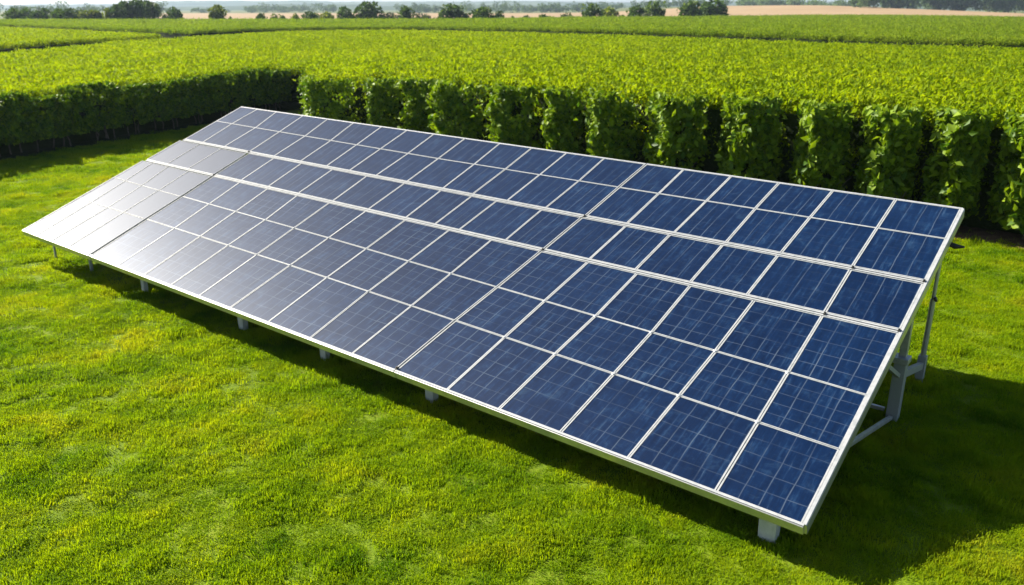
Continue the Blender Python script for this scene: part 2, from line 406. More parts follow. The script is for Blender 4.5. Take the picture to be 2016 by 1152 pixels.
def instancer(o, sources):
    ng = bpy.data.node_groups.new(o.name + '_scatter', 'GeometryNodeTree')
    ng.interface.new_socket('Geometry', in_out='INPUT', socket_type='NodeSocketGeometry')
    ng.interface.new_socket('Geometry', in_out='OUTPUT', socket_type='NodeSocketGeometry')
    gi = ng.nodes.new('NodeGroupInput'); go = ng.nodes.new('NodeGroupOutput')
    join = ng.nodes.new('GeometryNodeJoinGeometry')
    for s in sources:
        oi = ng.nodes.new('GeometryNodeObjectInfo'); oi.inputs['Object'].default_value = s; oi.inputs['As Instance'].default_value = True
        ng.links.new(oi.outputs['Geometry'], join.inputs[0])
    iop = ng.nodes.new('GeometryNodeInstanceOnPoints')
    def attr(nm, ty):
        a = ng.nodes.new('GeometryNodeInputNamedAttribute'); a.data_type = ty; a.inputs['Name'].default_value = nm; return a.outputs[0]
    ng.links.new(gi.outputs[0], iop.inputs['Points'])
    ng.links.new(attr('is_point', 'BOOLEAN'), iop.inputs['Selection'])
    ng.links.new(join.outputs[0], iop.inputs['Instance'])
    iop.inputs['Pick Instance'].default_value = True
    ng.links.new(attr('pick', 'INT'), iop.inputs['Instance Index'])
    ng.links.new(attr('rot', 'FLOAT_VECTOR'), iop.inputs['Rotation'])
    ng.links.new(attr('scl', 'FLOAT_VECTOR'), iop.inputs['Scale'])
    j2 = ng.nodes.new('GeometryNodeJoinGeometry')
    ng.links.new(iop.outputs[0], j2.inputs[0]); ng.links.new(gi.outputs[0], j2.inputs[0])
    ng.links.new(j2.outputs[0], go.inputs[0])
    md = o.modifiers.new('scatter', 'NODES'); md.node_group = ng
def scatter_obj(name, pts, scl, tilt, mat, nsrc, sources, base=None):
    """one object: optional solid base mesh + points that carry clumps"""
    bv, bf = base if base else ([], [])
    n = len(pts); nb = len(bv)
    me = bpy.data.meshes.new(name)
    me.from_pydata([tuple(q) for q in bv] + [tuple(q) for q in pts], [], bf)
    me.materials.append(mat)
    def put(nm, ty, vals, key):
        a = me.attributes.new(nm, ty, 'POINT'); a.data.foreach_set(key, vals)
    put('is_point', 'BOOLEAN', np.r_[np.zeros(nb, bool), np.ones(n, bool)], 'value')
    put('pick', 'INT', rng.integers(0, nsrc, nb + n).astype(np.int32), 'value')
    rot = np.zeros((nb + n, 3), np.float32); rot[:, 0] = rng.normal(0, tilt, nb + n); rot[:, 1] = rng.normal(0, tilt, nb + n); rot[:, 2] = rng.uniform(0, 6.28, nb + n)
    put('rot', 'FLOAT_VECTOR', rot.ravel(), 'vector')
    s3 = np.ones((nb + n, 3), np.float32); s3[nb:] = scl
    put('scl', 'FLOAT_VECTOR', s3.ravel(), 'vector')
    o = bpy.data.objects.new(name, me); COL.objects.link(o)
    instancer(o, sources)
    return o

# ------------------------------------------------------------------ where the hedge runs
RIGHT_PX = [580, 800, 960, 1250, 1500, 1750, 2016, 2300]
RIGHT_PT = np.array([(-7.8, 30.4), (-3.5, 28.1), (-0.74, 25.4), (3.2, 21.8), (6.0, 20.1), (8.2, 18.2), (10.3, 16.6), (12.4, 14.9)])
def right_at(px):
    return np.array([np.interp(px, RIGHT_PX, RIGHT_PT[:, 0]), np.interp(px, RIGHT_PX, RIGHT_PT[:, 1])])
LEFT_A, LEFT_B = np.array([-19.2, 19.6]), np.array([-10.6, 40.0])   # front face of the left row, at the ground
LDIR = (LEFT_B - LEFT_A) / np.linalg.norm(LEFT_B - LEFT_A); LNRM = np.array([-LDIR[1], LDIR[0]])   # away from the lawn

# ------------------------------------------------------------------ lawn grass
def in_hedge(x, y):
    q = np.array([x, y]) - LEFT_A
    if q @ LNRM > 0.1: return True
    px = 1008 + F_PX * x / max(1e-3, y * math.cos(PITCH) + H * math.sin(PITCH))
    if px > 560:
        c = right_at(px)
        if y > c[1] + 0.1: return True
    elif y > 38: return True
    return False
tufts = [grass_tuft(i) for i in range(5)]
pts, scl = [], []
for (y0, y1, dens, s) in ((3.0, 9, 130, 1.0), (9, 14, 90, 1.12), (14, 22, 55, 1.3), (22, 39, 30, 1.6)):
    A = (y1 - y0) * 2 * (0.72 * y1 + 1.5); n = int(A * dens)
    Y = rng.uniform(y0, y1, n); X = rng.uniform(-1, 1, n) * (0.72 * y1 + 1.5)
    for x, y in zip(X, Y):
        if abs(x) > 0.70 * y + 1.6 or in_hedge(x, y): continue
        lump = mnoise.noise((x * 1.9, y * 1.9, 20)) + 0.6 * mnoise.noise((x * 5, y * 5, 3))
        if mnoise.noise((x * 2.2, y * 2.2, 41)) > 0.62 and random.random() < 0.8: continue
        pts.append((x, y, lawn_h(x, y)))
        k = s * random.uniform(0.8, 1.2)
        scl.append((k, k, k * max(0.40, 1.0 + 1.5 * lump)))
g = scatter_obj('grass', pts, np.array(scl), 0.12, M_BLADE, 5, tufts)
tag(g, 'short bright green grass growing over the lawn', 'grass', kind='stuff')
print('grass tufts', len(pts))

# ------------------------------------------------------------------ crop field: three blocks parted by lanes
def canopy_z(x, y):
    near = min(1, max(0, 1 - (y - 20) / 42)); side = min(1, max(0, (x + 11) / 5))
    return 1.90 + 0.010 * max(-16, min(12, x)) + 0.40 * near * side + 0.05 * mnoise.noise((x * 0.25, y * 0.25, 2))
def lane(pl, w, side):
    pl = np.array(pl, float); out = []
    for i in range(len(pl)):
        d = pl[min(i + 1, len(pl) - 1)] - pl[max(i - 1, 0)]; d /= np.linalg.norm(d)
        out.append(pl[i] + side * w / 2 * np.array([-d[1], d[0]]))
    return out
ZC = 2.05
lane1 = [on_plane(a, b, ZC)[:2] for a, b in [(-420, 132), (-150, 108), (0, 95), (185, 79), (300, 73), (380, 68.5), (520, 61), (640, 59), (800, 57.5), (1008, 64), (1230, 72), (1460, 81), (1720, 92), (2016, 103), (2400, 119)]]
lane2 = [on_plane(a, b, ZC)[:2] for a, b in [(-420, 42), (0, 51.5), (100, 56), (200, 60.5), (300, 65), (345, 67.2)]]
NEAR_W = 6.0
l1n = lane(lane1, NEAR_W, -1); l1f = lane(lane1, NEAR_W, 1)
far_edge = [on_plane(a, b, ZC)[:2] for a, b in [(-420, 42.5), (0, 43.5), (300, 43), (700, 42.2), (1000, 42), (1300, 40), (1508, 37), (1600, 35), (1760, 35.5), (1900, 38), (2016, 41), (2400, 46)]]
j = 5   # where the second lane meets the first
back = 0.75
front = [LEFT_A - LDIR * 6 + LNRM * back] + [LEFT_B + LNRM * back]
front += [np.array([-9.6, 40.2])]
front += [right_at(p) + np.array([0.45, 0.65]) for p in (585, 800, 960, 1250, 1500, 1750, 2016, 2300)]
polyA = front + [p for p in l1n[::-1]]
l2n = lane(lane2, 4.5, -1); l2f = lane(lane2, 4.5, 1)
def cross(A, B):
    for i in range(len(A) - 1):
        for k in range(len(B) - 1):
            p, r = A[i], A[i + 1] - A[i]; q, t = B[k], B[k + 1] - B[k]
            den = r[0] * t[1] - r[1] * t[0]
            if abs(den) < 1e-9: continue
            w = q - p; a = (w[0] * t[1] - w[1] * t[0]) / den; b = (w[0] * r[1] - w[1] * r[0]) / den
            if 0 <= a <= 1 and 0 <= b <= 1: return i, k, p + r * a
    return None
def extended(A): return A + [A[-1] + (A[-1] - A[-2]) * 3]
xc = cross(extended(l2f), l1f); xb = cross(extended(l2n), l1f)
polyB = [p for p in l1f[:xb[1] + 1]] + [xb[2]] + [p for p in l2n[:min(xb[0], len(l2n) - 1) + 1][::-1]]
polyC = [p for p in l2f[:min(xc[0], len(l2f) - 1) + 1]] + [xc[2]] + [p for p in l1f[xc[1] + 1:]] + far_edge[::-1]
def near_lane(x, y):
    best = 1e9; q = np.array([x, y])
    for pl in (lane1, lane2):
        for i in range(len(pl) - 1):
            p, e = np.array(pl[i]), np.array(pl[i + 1]) - np.array(pl[i]); t = min(1, max(0, (q - p) @ e / (e @ e)))
            best = min(best, np.linalg.norm(q - p - e * t))
    return best
def in_poly(poly, X, Y):
    P = np.array(poly); c = np.zeros(len(X), bool); k = len(P) - 1
    for i in range(len(P)):
        xi, yi = P[i]; xk, yk = P[k]
        hit = ((yi > Y) != (yk > Y)); xx = (xk - xi) * (Y - yi) / (yk - yi + 1e-12) + xi
        c ^= hit & (X < xx); k = i
    return c
def prism(poly, ztop, zbot=-0.1):
    import bmesh
    P = [Vector((p[0], p[1], ztop + canopy_z(p[0], p[1]) - 1.90)) for p in poly]
    area = sum(P[i].x * P[(i + 1) % len(P)].y - P[(i + 1) % len(P)].x * P[i].y for i in range(len(P)))
    if area < 0: P = P[::-1]
    n = len(P)
    from mathutils.geometry import tessellate_polygon
    tris = tessellate_polygon([P])
    vs = [tuple(p) for p in P] + [(p.x, p.y, zbot) for p in P]
    fs = [tuple(t) for t in tris]
    for i in range(n): fs.append((i, i + n, (i + 1) % n + n, (i + 1) % n))
    return vs, fs
sprays = [crop_tuft(i) for i in range(6)]
def crop(name, poly, label, rise=0.0, mat=None):
    P = np.array(poly); pts, scl = [], []
    y0, y1 = P[:, 1].min(), P[:, 1].max()
    for (a, b, dens, s) in ((14, 28, 16, 1.42), (28, 45, 15, 1.32), (45, 75, 12, 1.4), (75, 125, 6.0, 1.8), (125, 280, 2.2, 2.5)):
        a2, b2 = max(a, y0), min(b, y1)
        if b2 <= a2: continue
        hw = 0.72 * b2 + 4; n = int((b2 - a2) * 2 * hw * dens)
        X = rng.uniform(-hw, hw, n); Y = rng.uniform(a2, b2, n)
        ok = in_poly(poly, X, Y) & (np.abs(X) < 0.70 * Y + 4)
        for x, y in zip(X[ok], Y[ok]):
            lump = mnoise.noise((x * 0.8, y * 0.8, 11)) + 0.5 * mnoise.noise((x * 2.1, y * 2.1, 3))
            s_ = s
            if s > 1.5 and near_lane(x, y) < NEAR_W / 2 + 1.4: s_ = 1.15
            if s_ != s:
                for _ in range(int((s / s_) ** 2 * 1.6)):
                    xx, yy = x + random.uniform(-1, 1), y + random.uniform(-1, 1)
                    if in_poly(poly, np.array([xx]), np.array([yy]))[0]:
                        k = s_ * random.uniform(0.8, 1.2)
                        pts.append((xx, yy, canopy_z(xx, yy) + rise + 0.10 * lump + random.uniform(-0.06, 0.05))); scl.append((k, k, k))
            k = s_ * random.uniform(0.8, 1.2)
            pts.append((x, y, canopy_z(x, y) + rise + 0.10 * lump + random.uniform(-0.06, 0.05) + 0.02 * (s_ - 1)))
            scl.append((k, k, (0.55 + 0.45 * k / s_) * (1 + 0.25 * (s_ - 1)) * (1 + 0.25 * lump)))
    # leafy fringe hanging over the edges, so the block is no clean slab
    for i in range(len(P)):
        p, q = P[i], P[(i + 1) % len(P)]; L_ = np.linalg.norm(q - p); m = (p + q) / 2
        if not (name == 'crop_canopy' and rise == 0 and (i == 0 or 3 <= i <= len(front) - 2)): continue
        d = max(10.0, m[1]); n = int(L_ * 60 / d * 6)
        for _ in range(min(n, 1500)):
            t = random.random(); x, y = p + (q - p) * t + rng.normal(0, 0.06, 2)
            if abs(x) > 0.75 * y + 4: continue
            k = max(1.0, min(2.4, y / 32)) * random.uniform(0.8, 1.1)
            pts.append((x, y, random.uniform(0.3, 1.9) if i > 0 and random.random() < .6 else canopy_z(x, y) + random.uniform(-0.12, 0.22))); scl.append((k, k, k))
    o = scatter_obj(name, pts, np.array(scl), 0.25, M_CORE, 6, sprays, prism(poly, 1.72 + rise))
    print(name, len(pts))
    return tag(o, label, 'crop', kind='stuff')
crop('crop_canopy', polyA, 'bright green leafy crop reaching from the hedge to the first dark lane')
crop('crop_canopy', polyB, 'narrow wedge of green crop between the two dark lanes', 0.10)
far = []
for q in sprays:
    me = q.data.copy(); me.materials[0] = M_CROP_FAR; far.append(bpy.data.objects.new('far_spray', me))
sprays = far
crop('crop_canopy', polyC, 'far green crop running from the dark lanes to the tree line', 0.40)

# ------------------------------------------------------------------ hedge bushes
def bush_crown(seed, w, d, z0, z1, n, lmin, lmax, light, saw=0.0):
    """leafy block, local x along the row, front at -y; saw > 0 gives it a front that juts out to a blunt nose"""
    r = np.random.default_rng(seed)
    pts, dirs, nrms = [], [], []
    while len(pts) < n:
        u = r.uniform(-1, 1, 3)
        z = z0 + (u[2] * 0.5 + 0.5) * (z1 - z0); t = (z - z0) / (z1 - z0)
        k = (u[0] + 1) / 2
        lump = 0.34 * mnoise.noise((u[0] * 1.8 + seed, 0, z * 1.9)) + 0.10 * mnoise.noise((u[0] * 5, seed, z * 4.5))
        if saw:
            nose = 0.46 + 0.16 * mnoise.noise((seed, z * 1.3, 2))
            tri = k / nose if k < nose else 1 - (k - nose) / (0.92 - nose)
            if k > 0.80: continue
            yf = d / 2 - saw * (max(0, tri) + lump) - 0.45
            # thinner towards the foot
            if t < 0.35: yf += (0.35 - t) * 0.5 * r.uniform(0, 1)
            slope = saw / (nose * w) if k < nose else -saw / ((0.92 - nose) * w)
            nv = np.array([-slope, -1.0, 0])
        else:
            yf = -d / 2 - 1.1 * lump + (0.3 * (0.3 - t) if t < 0.3 else 0); nv = np.array([0.0, -1.0, 0])
        y = yf + (r.exponential(0.12) if r.uniform() < 0.8 else r.uniform(0, d * 0.6))
        if saw and r.uniform() < 0.14: y = yf - r.exponential(0.10)
        if y > d / 2: continue
        if mnoise.noise((u[0] * w * 1.8 + seed * 3, y * 1.5, z * 2.6)) < -0.16 and r.uniform() < 0.85: continue
        pts.append((u[0] * w / 2, y, z))
        nv = nv / np.linalg.norm(nv)
        nrms.append(nv + (0, 0, 0.45) + r.normal(0, 0.46, 3))
        dirs.append(nv * r.uniform(0.0, 0.9) + r.normal(0, 0.55, 3) + (0, 0, r.uniform(-0.4, 0.9)))
    tint = np.clip(r.normal(light, 0.25, n), 0, 1)
    return leaves_mesh(np.array(pts), np.array(dirs), r.uniform(lmin, lmax, n), 'crown', M_BUSH, tint, 0.6, 0.35, np.array(nrms))
def stems_mesh(seed, n, spread, z1, rad):
    r = np.random.default_rng(seed); mb = MB()
    for k in range(n):
        x, y = r.uniform(-spread, spread), r.uniform(-0.22, 0.12)
        p = [np.array([x, y, -0.05])]
        for q in range(1, 5):
            p.append(np.array([x + r.normal(0, 0.05), y + r.normal(0, 0.04), z1 * q / 4])); x += r.normal(0, 0.03)
        mb.tube(p, [rad * 1.4, rad, rad * 0.9, rad * 0.75, rad * 0.4], 6)
        for q in (2, 3):
            b = p[q]; e = b + np.array([r.normal(0, 0.3), r.normal(0, 0.2), r.uniform(0.15, 0.4)])
            mb.tube([b, (b + e) / 2 + r.normal(0, 0.02, 3), e], [rad * 0.5, rad * 0.4, rad * 0.15], 5)
    return mb
ORD = ['first', 'second', 'third', 'fourth', 'fifth', 'sixth', 'seventh', 'eighth', 'ninth', 'tenth', 'eleventh', 'twelfth', 'thirteenth', 'fourteenth', 'fifteenth', 'sixteenth', 'seventeenth', 'eighteenth', 'nineteenth', 'twentieth']
edges = [583, 716, 790, 856, 956, 1074, 1158, 1266, 1418, 1568, 1702, 1842, 1972, 2110, 2260]
for i in range(len(edges) - 1):
    a, b = right_at(edges[i]), right_at(edges[i + 1])
    d = b - a; L_ = np.linalg.norm(d); d /= L_
    w = L_
    c = a + d * (w / 2) + np.array([-d[1], d[0]]) * 0.25
    rz = math.atan2(d[1], d[0])
    root = empty('hedge_bush', (c[0], c[1], 0)); root.rotation_euler.z = rz
    zt = canopy_z(c[0], c[1]) + 0.24
    last = i >= 11
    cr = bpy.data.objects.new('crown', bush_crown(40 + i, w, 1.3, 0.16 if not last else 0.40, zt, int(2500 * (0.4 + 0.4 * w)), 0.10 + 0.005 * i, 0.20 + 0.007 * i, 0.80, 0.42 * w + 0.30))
    COL.objects.link(cr); cr.parent = root
    for q in range(2 if not last else 1): stems_mesh(70 + i + 40 * q, 1, w * 0.3 if not last else 0.05, 0.9, 0.022).obj('stem', M_BARK, root, smooth=True)
    nm = ORD[i]
    lab = f'{nm} leafy bush from the left in the sunlit-edged hedge behind the array'
    if i == 0: lab = 'leafy bush with a bright left side where the hedge starts behind the array'
    tag(root, lab, 'bush', 'bushes of the hedge behind the array')
p0, p1 = np.array([-9.5, 39.4]), right_at(583) + np.array([0.2, 1.2])
for i in range(4):
    c = p0 + (p1 - p0) * ((i + 0.5) / 4); d = (p1 - p0) / np.linalg.norm(p1 - p0); w = np.linalg.norm(p1 - p0) / 4
    root = empty('hedge_bush', (c[0] + 0.35, c[1], 0)); root.rotation_euler.z = math.atan2(d[1], d[0])
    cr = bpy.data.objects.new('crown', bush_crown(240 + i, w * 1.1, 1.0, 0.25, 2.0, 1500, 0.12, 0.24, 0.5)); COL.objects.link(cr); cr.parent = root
    stems_mesh(270 + i, 1, 0.05, 0.9, 0.022).obj('stem', M_BARK, root, smooth=True)
    tag(root, 'hedge bush in the inner corner where the left row turns towards the array', 'bush', 'bushes turning the corner of the hedge')
NL = 13
for i in range(NL):
    s0 = LEFT_A + (LEFT_B - LEFT_A) * ((i + 0.5) / NL)
    c = s0 + LNRM * 0.45
    w = np.linalg.norm(LEFT_B - LEFT_A) / NL
    root = empty('hedge_bush', (c[0], c[1], 0)); root.rotation_euler.z = math.atan2(LDIR[1], LDIR[0])
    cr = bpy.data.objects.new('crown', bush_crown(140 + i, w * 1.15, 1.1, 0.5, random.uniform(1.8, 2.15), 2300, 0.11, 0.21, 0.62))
    COL.objects.link(cr); cr.parent = root
    for q in range(4): stems_mesh(170 + i + 40 * q, 1, w * 0.5, 1.1, 0.024).obj('stem', M_BARK, root, smooth=True)
    tag(root, 'shaded dark hedge bush with thin bare stems in the row beyond the left lawn', 'bush', 'dark bushes of the left hedge row')

# soil strip along the foot of the hedge
M_SOIL = simple('bare_soil', (0.17, 0.105, 0.06), 0.95, 0, (5, (0.08, 0.05, 0.03), 0.3, 0.7), (18, 0.9, 0.05), 0.1)
def strip(name, cl, nrm, w0, w1, mat):
    vs, fs = [], []; m = 10
    for i, (c, n_) in enumerate(zip(cl, nrm)):
        for k in range(m):
            t = k / (m - 1); wob = 0.16 * mnoise.noise((c[0] * 1.3, c[1] * 1.3, 4)) + 0.08 * mnoise.noise((c[0] * 4, c[1] * 4, 8))
            q = c + n_ * (-(w0 + wob) * (1 - t) + w1 * t)
            vs.append((q[0], q[1], 0.035 + lawn_h(q[0], q[1]) * (1 - t) + 0.05 * math.sin(t * 3.14) + 0.025 * mnoise.noise((q[0] * 4, q[1] * 4, 1)) - (0.05 if k == 0 else 0)))
    for i in range(len(cl) - 1):
        for k in range(m - 1):
            a = i * m + k; fs.append((a, a + m, a + m + 1, a + 1))
    return tag(mesh_obj(name, vs, fs, mat, smooth=True), kind='structure')
pxs = np.linspace(583, 2300, 150); cl = [right_at(p) for p in pxs]
nr = []
for i in range(len(cl)):
    d = cl[min(i + 1, len(cl) - 1)] - cl[max(i - 1, 0)]; d /= np.linalg.norm(d); nr.append(np.array([-d[1], d[0]]))
strip('soil_bed', cl, nr, 0.42, 1.2, M_SOIL)
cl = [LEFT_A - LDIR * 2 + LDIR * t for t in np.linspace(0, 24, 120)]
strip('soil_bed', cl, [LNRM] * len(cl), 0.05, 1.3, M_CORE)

# ------------------------------------------------------------------ solar array
BL = np.array([-9.3409, 15.2161, 0.66])
AU = np.array([0.7917658, -0.6106317, -0.0153572]); AV = np.array([0.57739066, 0.73998719, 0.34502026]); AN = np.array([-0.19931618, -0.28204234, 0.93846959])
AL, AS = 14.98090, 5.38160
UH = np.array([0.79186, -0.61070, 0]); VH = np.array([0.61070, 0.79186, 0])
def apt(u, v, w=0.0): return BL + AU * u * AL + AV * v * AS + AN * w
def gpt(um, vm, z): # metres along and across on the ground plan
    q = BL + UH * um + VH * vm; return np.array([q[0], q[1], z])
def under(um, vm, w=0.0): # point of the panel plane above ground-plan position
    q = gpt(um, vm, 0); t = AN[:2] @ (q[:2] - BL[:2]); return np.array([q[0], q[1], BL[2] - t / AN[2] + w])
lin = lambda u, a, b, c: np.interp(u, [0, 0.45, 1], [a, b, c])
V0 = lambda u: 0.0
B1 = lambda u: lin(u, .226, .212, .177)
B2 = lambda u: lin(u, .380, .361, .324)
T2l = lambda u: 0.5155
T2h = lambda u: 0.5285
T1l = lambda u: 0.690
T1h = lambda u: 0.7035
TM = lambda u: lin(u, .866, .857, .868)
VT = lambda u: 1.0
bot = [0, .038, .077, .119, .171, .233, .287, .339, .390, .443, .502, .562, .616, .668, .724, .775, .830, .884, .946, 1]
b1 = [-.001, .033, .076, .115, .1675, .231, .284, .338, .390, .446, .504, .564, .621, .674, .729, .780, .834, .888, .946, 1]
b2 = [-.003, .027, .070, .112, .1655, .226, .281, .338, .390, .448, .507, .568, .624, .680, .733, .785, .837, .891, .946, 1]
t2 = [-.005, .020, .059, .108, .1625, .221, .277, .333, .390, .450, .510, .572, .627, .686, .738, .788, .838, .893, .946, 1]
mb_ = [-.001, .050, .100, .161, .218, .273, .330, .391, .450, .507, .549, .582, .641, .687, .737, .784, .836, .885, .946, 1]
mt_ = [-.002, .046, .099, .159, .215, .270, .329, .390, .452, .508, .552, .586, .644, .692, .741, .787, .838, .887, .946, 1]
tb = [.003, .047, .099, .157, .209, .263, .313, .355, .401, .452, .507, .550, .597, .646, .694, .740, .789, .839, .888, .946, 1]
tm = [.002, .041, .098, .153, .208, .261, .311, .355, .403, .453, .508, .553, .600, .650, .698, .743, .793, .841, .891, .947, 1]
tt = [.001, .041, .087, .148, .201, .254, .308, .355, .402, .453, .507, .554, .602, .651, .702, .745, .796, .844, .894, .948, 1]
ROWS = [(bot, b1, V0, B1), (b1, b2, B1, B2), (b2, t2, B2, T2l), (mb_, mt_, T2h, T1l), (tb, tm, T1h, TM), (tm, tt, TM, VT)]
SEAMS = {19: (4, 13), 20: (3, 14)}
def seam_idx(r): return (4, 13) if r < 3 else ((3, 13) if r == 3 else (3, 14))

def panel(parent, q, gap, fw, fr, frame_mat, seed, glass):
    """q: four corners (bl, br, tr, tl) in the array plane"""
    c = [np.array(p) for p in q]
    def inset(pts, dl, dr, db, dt):
        bl, br, tr, tl = pts
        eu0 = (br - bl) / np.linalg.norm(br - bl); eu1 = (tr - tl) / np.linalg.norm(tr - tl)
        ev0 = (tl - bl) / np.linalg.norm(tl - bl); ev1 = (tr - br) / np.linalg.norm(tr - br)
        return [bl + eu0 * dl + ev0 * db, br - eu0 * dr + ev1 * db, tr - eu1 * dr - ev1 * dt, tl + eu1 * dl - ev0 * dt]
    o4 = inset(c, gap, gap, gap * 0.7, gap * 0.7)
    jit = random.uniform(-0.002, 0.002)
    o4 = [p + AN * jit for p in o4]
    i4 = inset(o4, fw, fw, fr, fr)
    w = np.linalg.norm(i4[1] - i4[0]); h = np.linalg.norm(i4[3] - i4[0])
    # laminate slab
    vs = [p - AN * 0.005 for p in i4] + [p - AN * 0.012 for p in i4]
    fs = [(0, 1, 2, 3), (7, 6, 5, 4), (0, 4, 5, 1), (1, 5, 6, 2), (2, 6, 7, 3), (3, 7, 4, 0)]
    org = (sum(o4) / 4)
    vs = [v_ - org for v_ in vs]
    o = mesh_obj('solar_panel', vs, fs, [glass, M_BACK])
    o.location = org; o.parent = parent; o.matrix_parent_inverse = Matrix.Translation(-parent.location)
    me = o.data
    for k, p in enumerate(me.polygons): p.material_index = 0 if k == 0 else 1
    ua = me.uv_layers.new(name='cells'); ub = me.uv_layers.new(name='unit')
    co = [(0, 0), (1, 0), (1, 1), (0, 1)]
    for li in me.polygons[0].loop_indices:
        k = me.loops[li].vertex_index
        ua.data[li].uv = (co[k][0] * w + seed * 3.1, co[k][1] * h); ub.data[li].uv = co[k]
    # frame: raised ring with outer and inner sides
    rt = [p for p in o4] + [p for p in i4] + [p - AN * 0.038 for p in o4] + [p - AN * 0.0049 for p in i4]
    rt = [v_ - org for v_ in rt]
    ff = []
    for k in range(4):
        m = (k + 1) % 4
        ff += [(k, m, 4 + m, 4 + k), (m, k, 8 + k, 8 + m), (4 + k, 4 + m, 12 + m, 12 + k)]
    mesh_obj('frame', rt, ff, frame_mat, o)
    return o

BLOCK = [('lower left end section of the solar array, pale glare-painted glass beside a dark seam', 0),
         ('long middle section of the solar array, fading from pale grey to blue', 1),
         ('deep blue right end section of the solar array standing nearest the open shadowed side', 2)]
roots = []
for lab, k in BLOCK:
    um = (0.08, 0.42, 0.84)[k] * AL
    r_ = empty('solar_array', gpt(um, 2.4, 0))
    tag(r_, lab, 'solar array', 'joined sections of the solar array')
    roots.append(r_)
def part(mb, name, mat, k, **kw):
    o = mb.obj(name, mat, roots[k], **kw)
    o.matrix_parent_inverse = Matrix.Translation(-roots[k].location)
    return o
seed = 0
for r_i, (lo, hi, vl, vh) in enumerate(ROWS):
    s1, s2 = seam_idx(r_i)
    n = len(lo) - 1
    for i in range(n):
        k = 0 if i < s1 and r_i < 4 else (1 if i < s2 else 2)
        q = [(lo[i], vl(lo[i])), (lo[i + 1], vl(lo[i + 1])), (hi[i + 1], vh(hi[i + 1])), (hi[i], vh(hi[i]))]
        c = [apt(*p) for p in q]
        eu = AU
        # open the seams between the sections a little
        if i == s1 and r_i < 4: c[0] = c[0] + eu * 0.034; c[3] = c[3] + eu * 0.034
        if i == s1 - 1 and r_i < 4: c[1] = c[1] - eu * 0.034; c[2] = c[2] - eu * 0.034
        if k == 0: c = [p - AN * 0.012 - AU * 0.02 for p in c]
        if i == s2: c[0] = c[0] + eu * 0.008; c[3] = c[3] + eu * 0.008
        if i == s2 - 1: c[1] = c[1] - eu * 0.008; c[2] = c[2] - eu * 0.008
        if k == 0: gap, fw, fr = 0.007, 0.007, 0.007
        else:
            gap = 0.0035 if (i + r_i) % 3 else 0.006
            fw = 0.0115 if k == 1 else 0.0155
            fr = 0.009 if k == 1 else 0.0105
        panel(roots[k], c, gap, fw, fr, M_WHITE, seed, M_GLASS_GLARE if k == 0 else (M_GLASS if r_i < 3 else M_GLASS_UP)); seed += 1

# long rails: the double bright lines between the tiers, purlins below, edge beams
KU = [(-0.004, None), (None, None), (None, 1.0)]
def seam_u(v):   # u of the two seams at height v
    return (np.interp(v, [0, .52, .70, 1], [.171, .1625, .158, .148]), np.interp(v, [0, .52, .70, 1], [.668, .686, .693, .702]))
for k in range(3):
    for v_, w_, t_ in ((0.522, 0.012, 0.030), (0.6968, 0.012, 0.030)):
        if v_ > .6 and k == 0: continue
        s1, s2 = seam_u(v_); a = (0.0, s1 + .0012 if v_ < .6 else 0.002, s2 + .0006)[k]; b = (s1 - .0012, s2 - .0006, 1.0)[k]
        for sgn in (-1, 1):
            mb = MB(); mb.bar(apt(a, v_ + sgn * 0.0035, -0.012), apt(b, v_ + sgn * 0.0035, -0.012), 0.022, 0.030, AN)
            part(mb, 'rail', M_WHITE, k)
    for v_ in (0.10, 0.30, 0.46, 0.61, 0.78, 0.93):
        if v_ > .7 and k == 0: continue
        s1, s2 = seam_u(v_); a = (0.002, s1 + .002 if v_ < .7 else 0.004, s2 + .002)[k]; b = (s1 - .002, s2 - .002, 0.998)[k]
        mb = MB(); mb.bar(apt(a, v_, -0.095), apt(b, v_, -0.095), 0.05, 0.07, AN); part(mb, 'purlin', M_STEEL, k)
    s1, s2 = seam_u(0); a = (-0.0005, s1 + .0012, s2 + .0004)[k]; b = (s1 - .0012, s2 - .0004, 1.001)[k]
    mb = MB(); mb.bar(apt(a, -0.0030, -0.056), apt(b, -0.0030, -0.056), 0.028, 0.104, AN)
    part(mb, 'edge_beam', M_ALU, k, bevel=0.004)
    mb = MB(); mb.bar(apt(a, -0.0012, 0.002), apt(b, -0.0012, 0.002), 0.026, 0.010, AN)
    part(mb, 'edge_trim', M_WHITE, k)
    if k == 0: continue
    s1, s2 = seam_u(1); a = (None, -0.0005, s2 + .0004)[k]; b = (s1 - .0012, s2 - .0004, 1.001)[k]
    mb = MB(); mb.bar(apt(a, 1.0028, -0.045), apt(b, 1.0028, -0.045), 0.025, 0.09, AN)
    part(mb, 'edge_beam', M_WHITE, k, bevel=0.003)
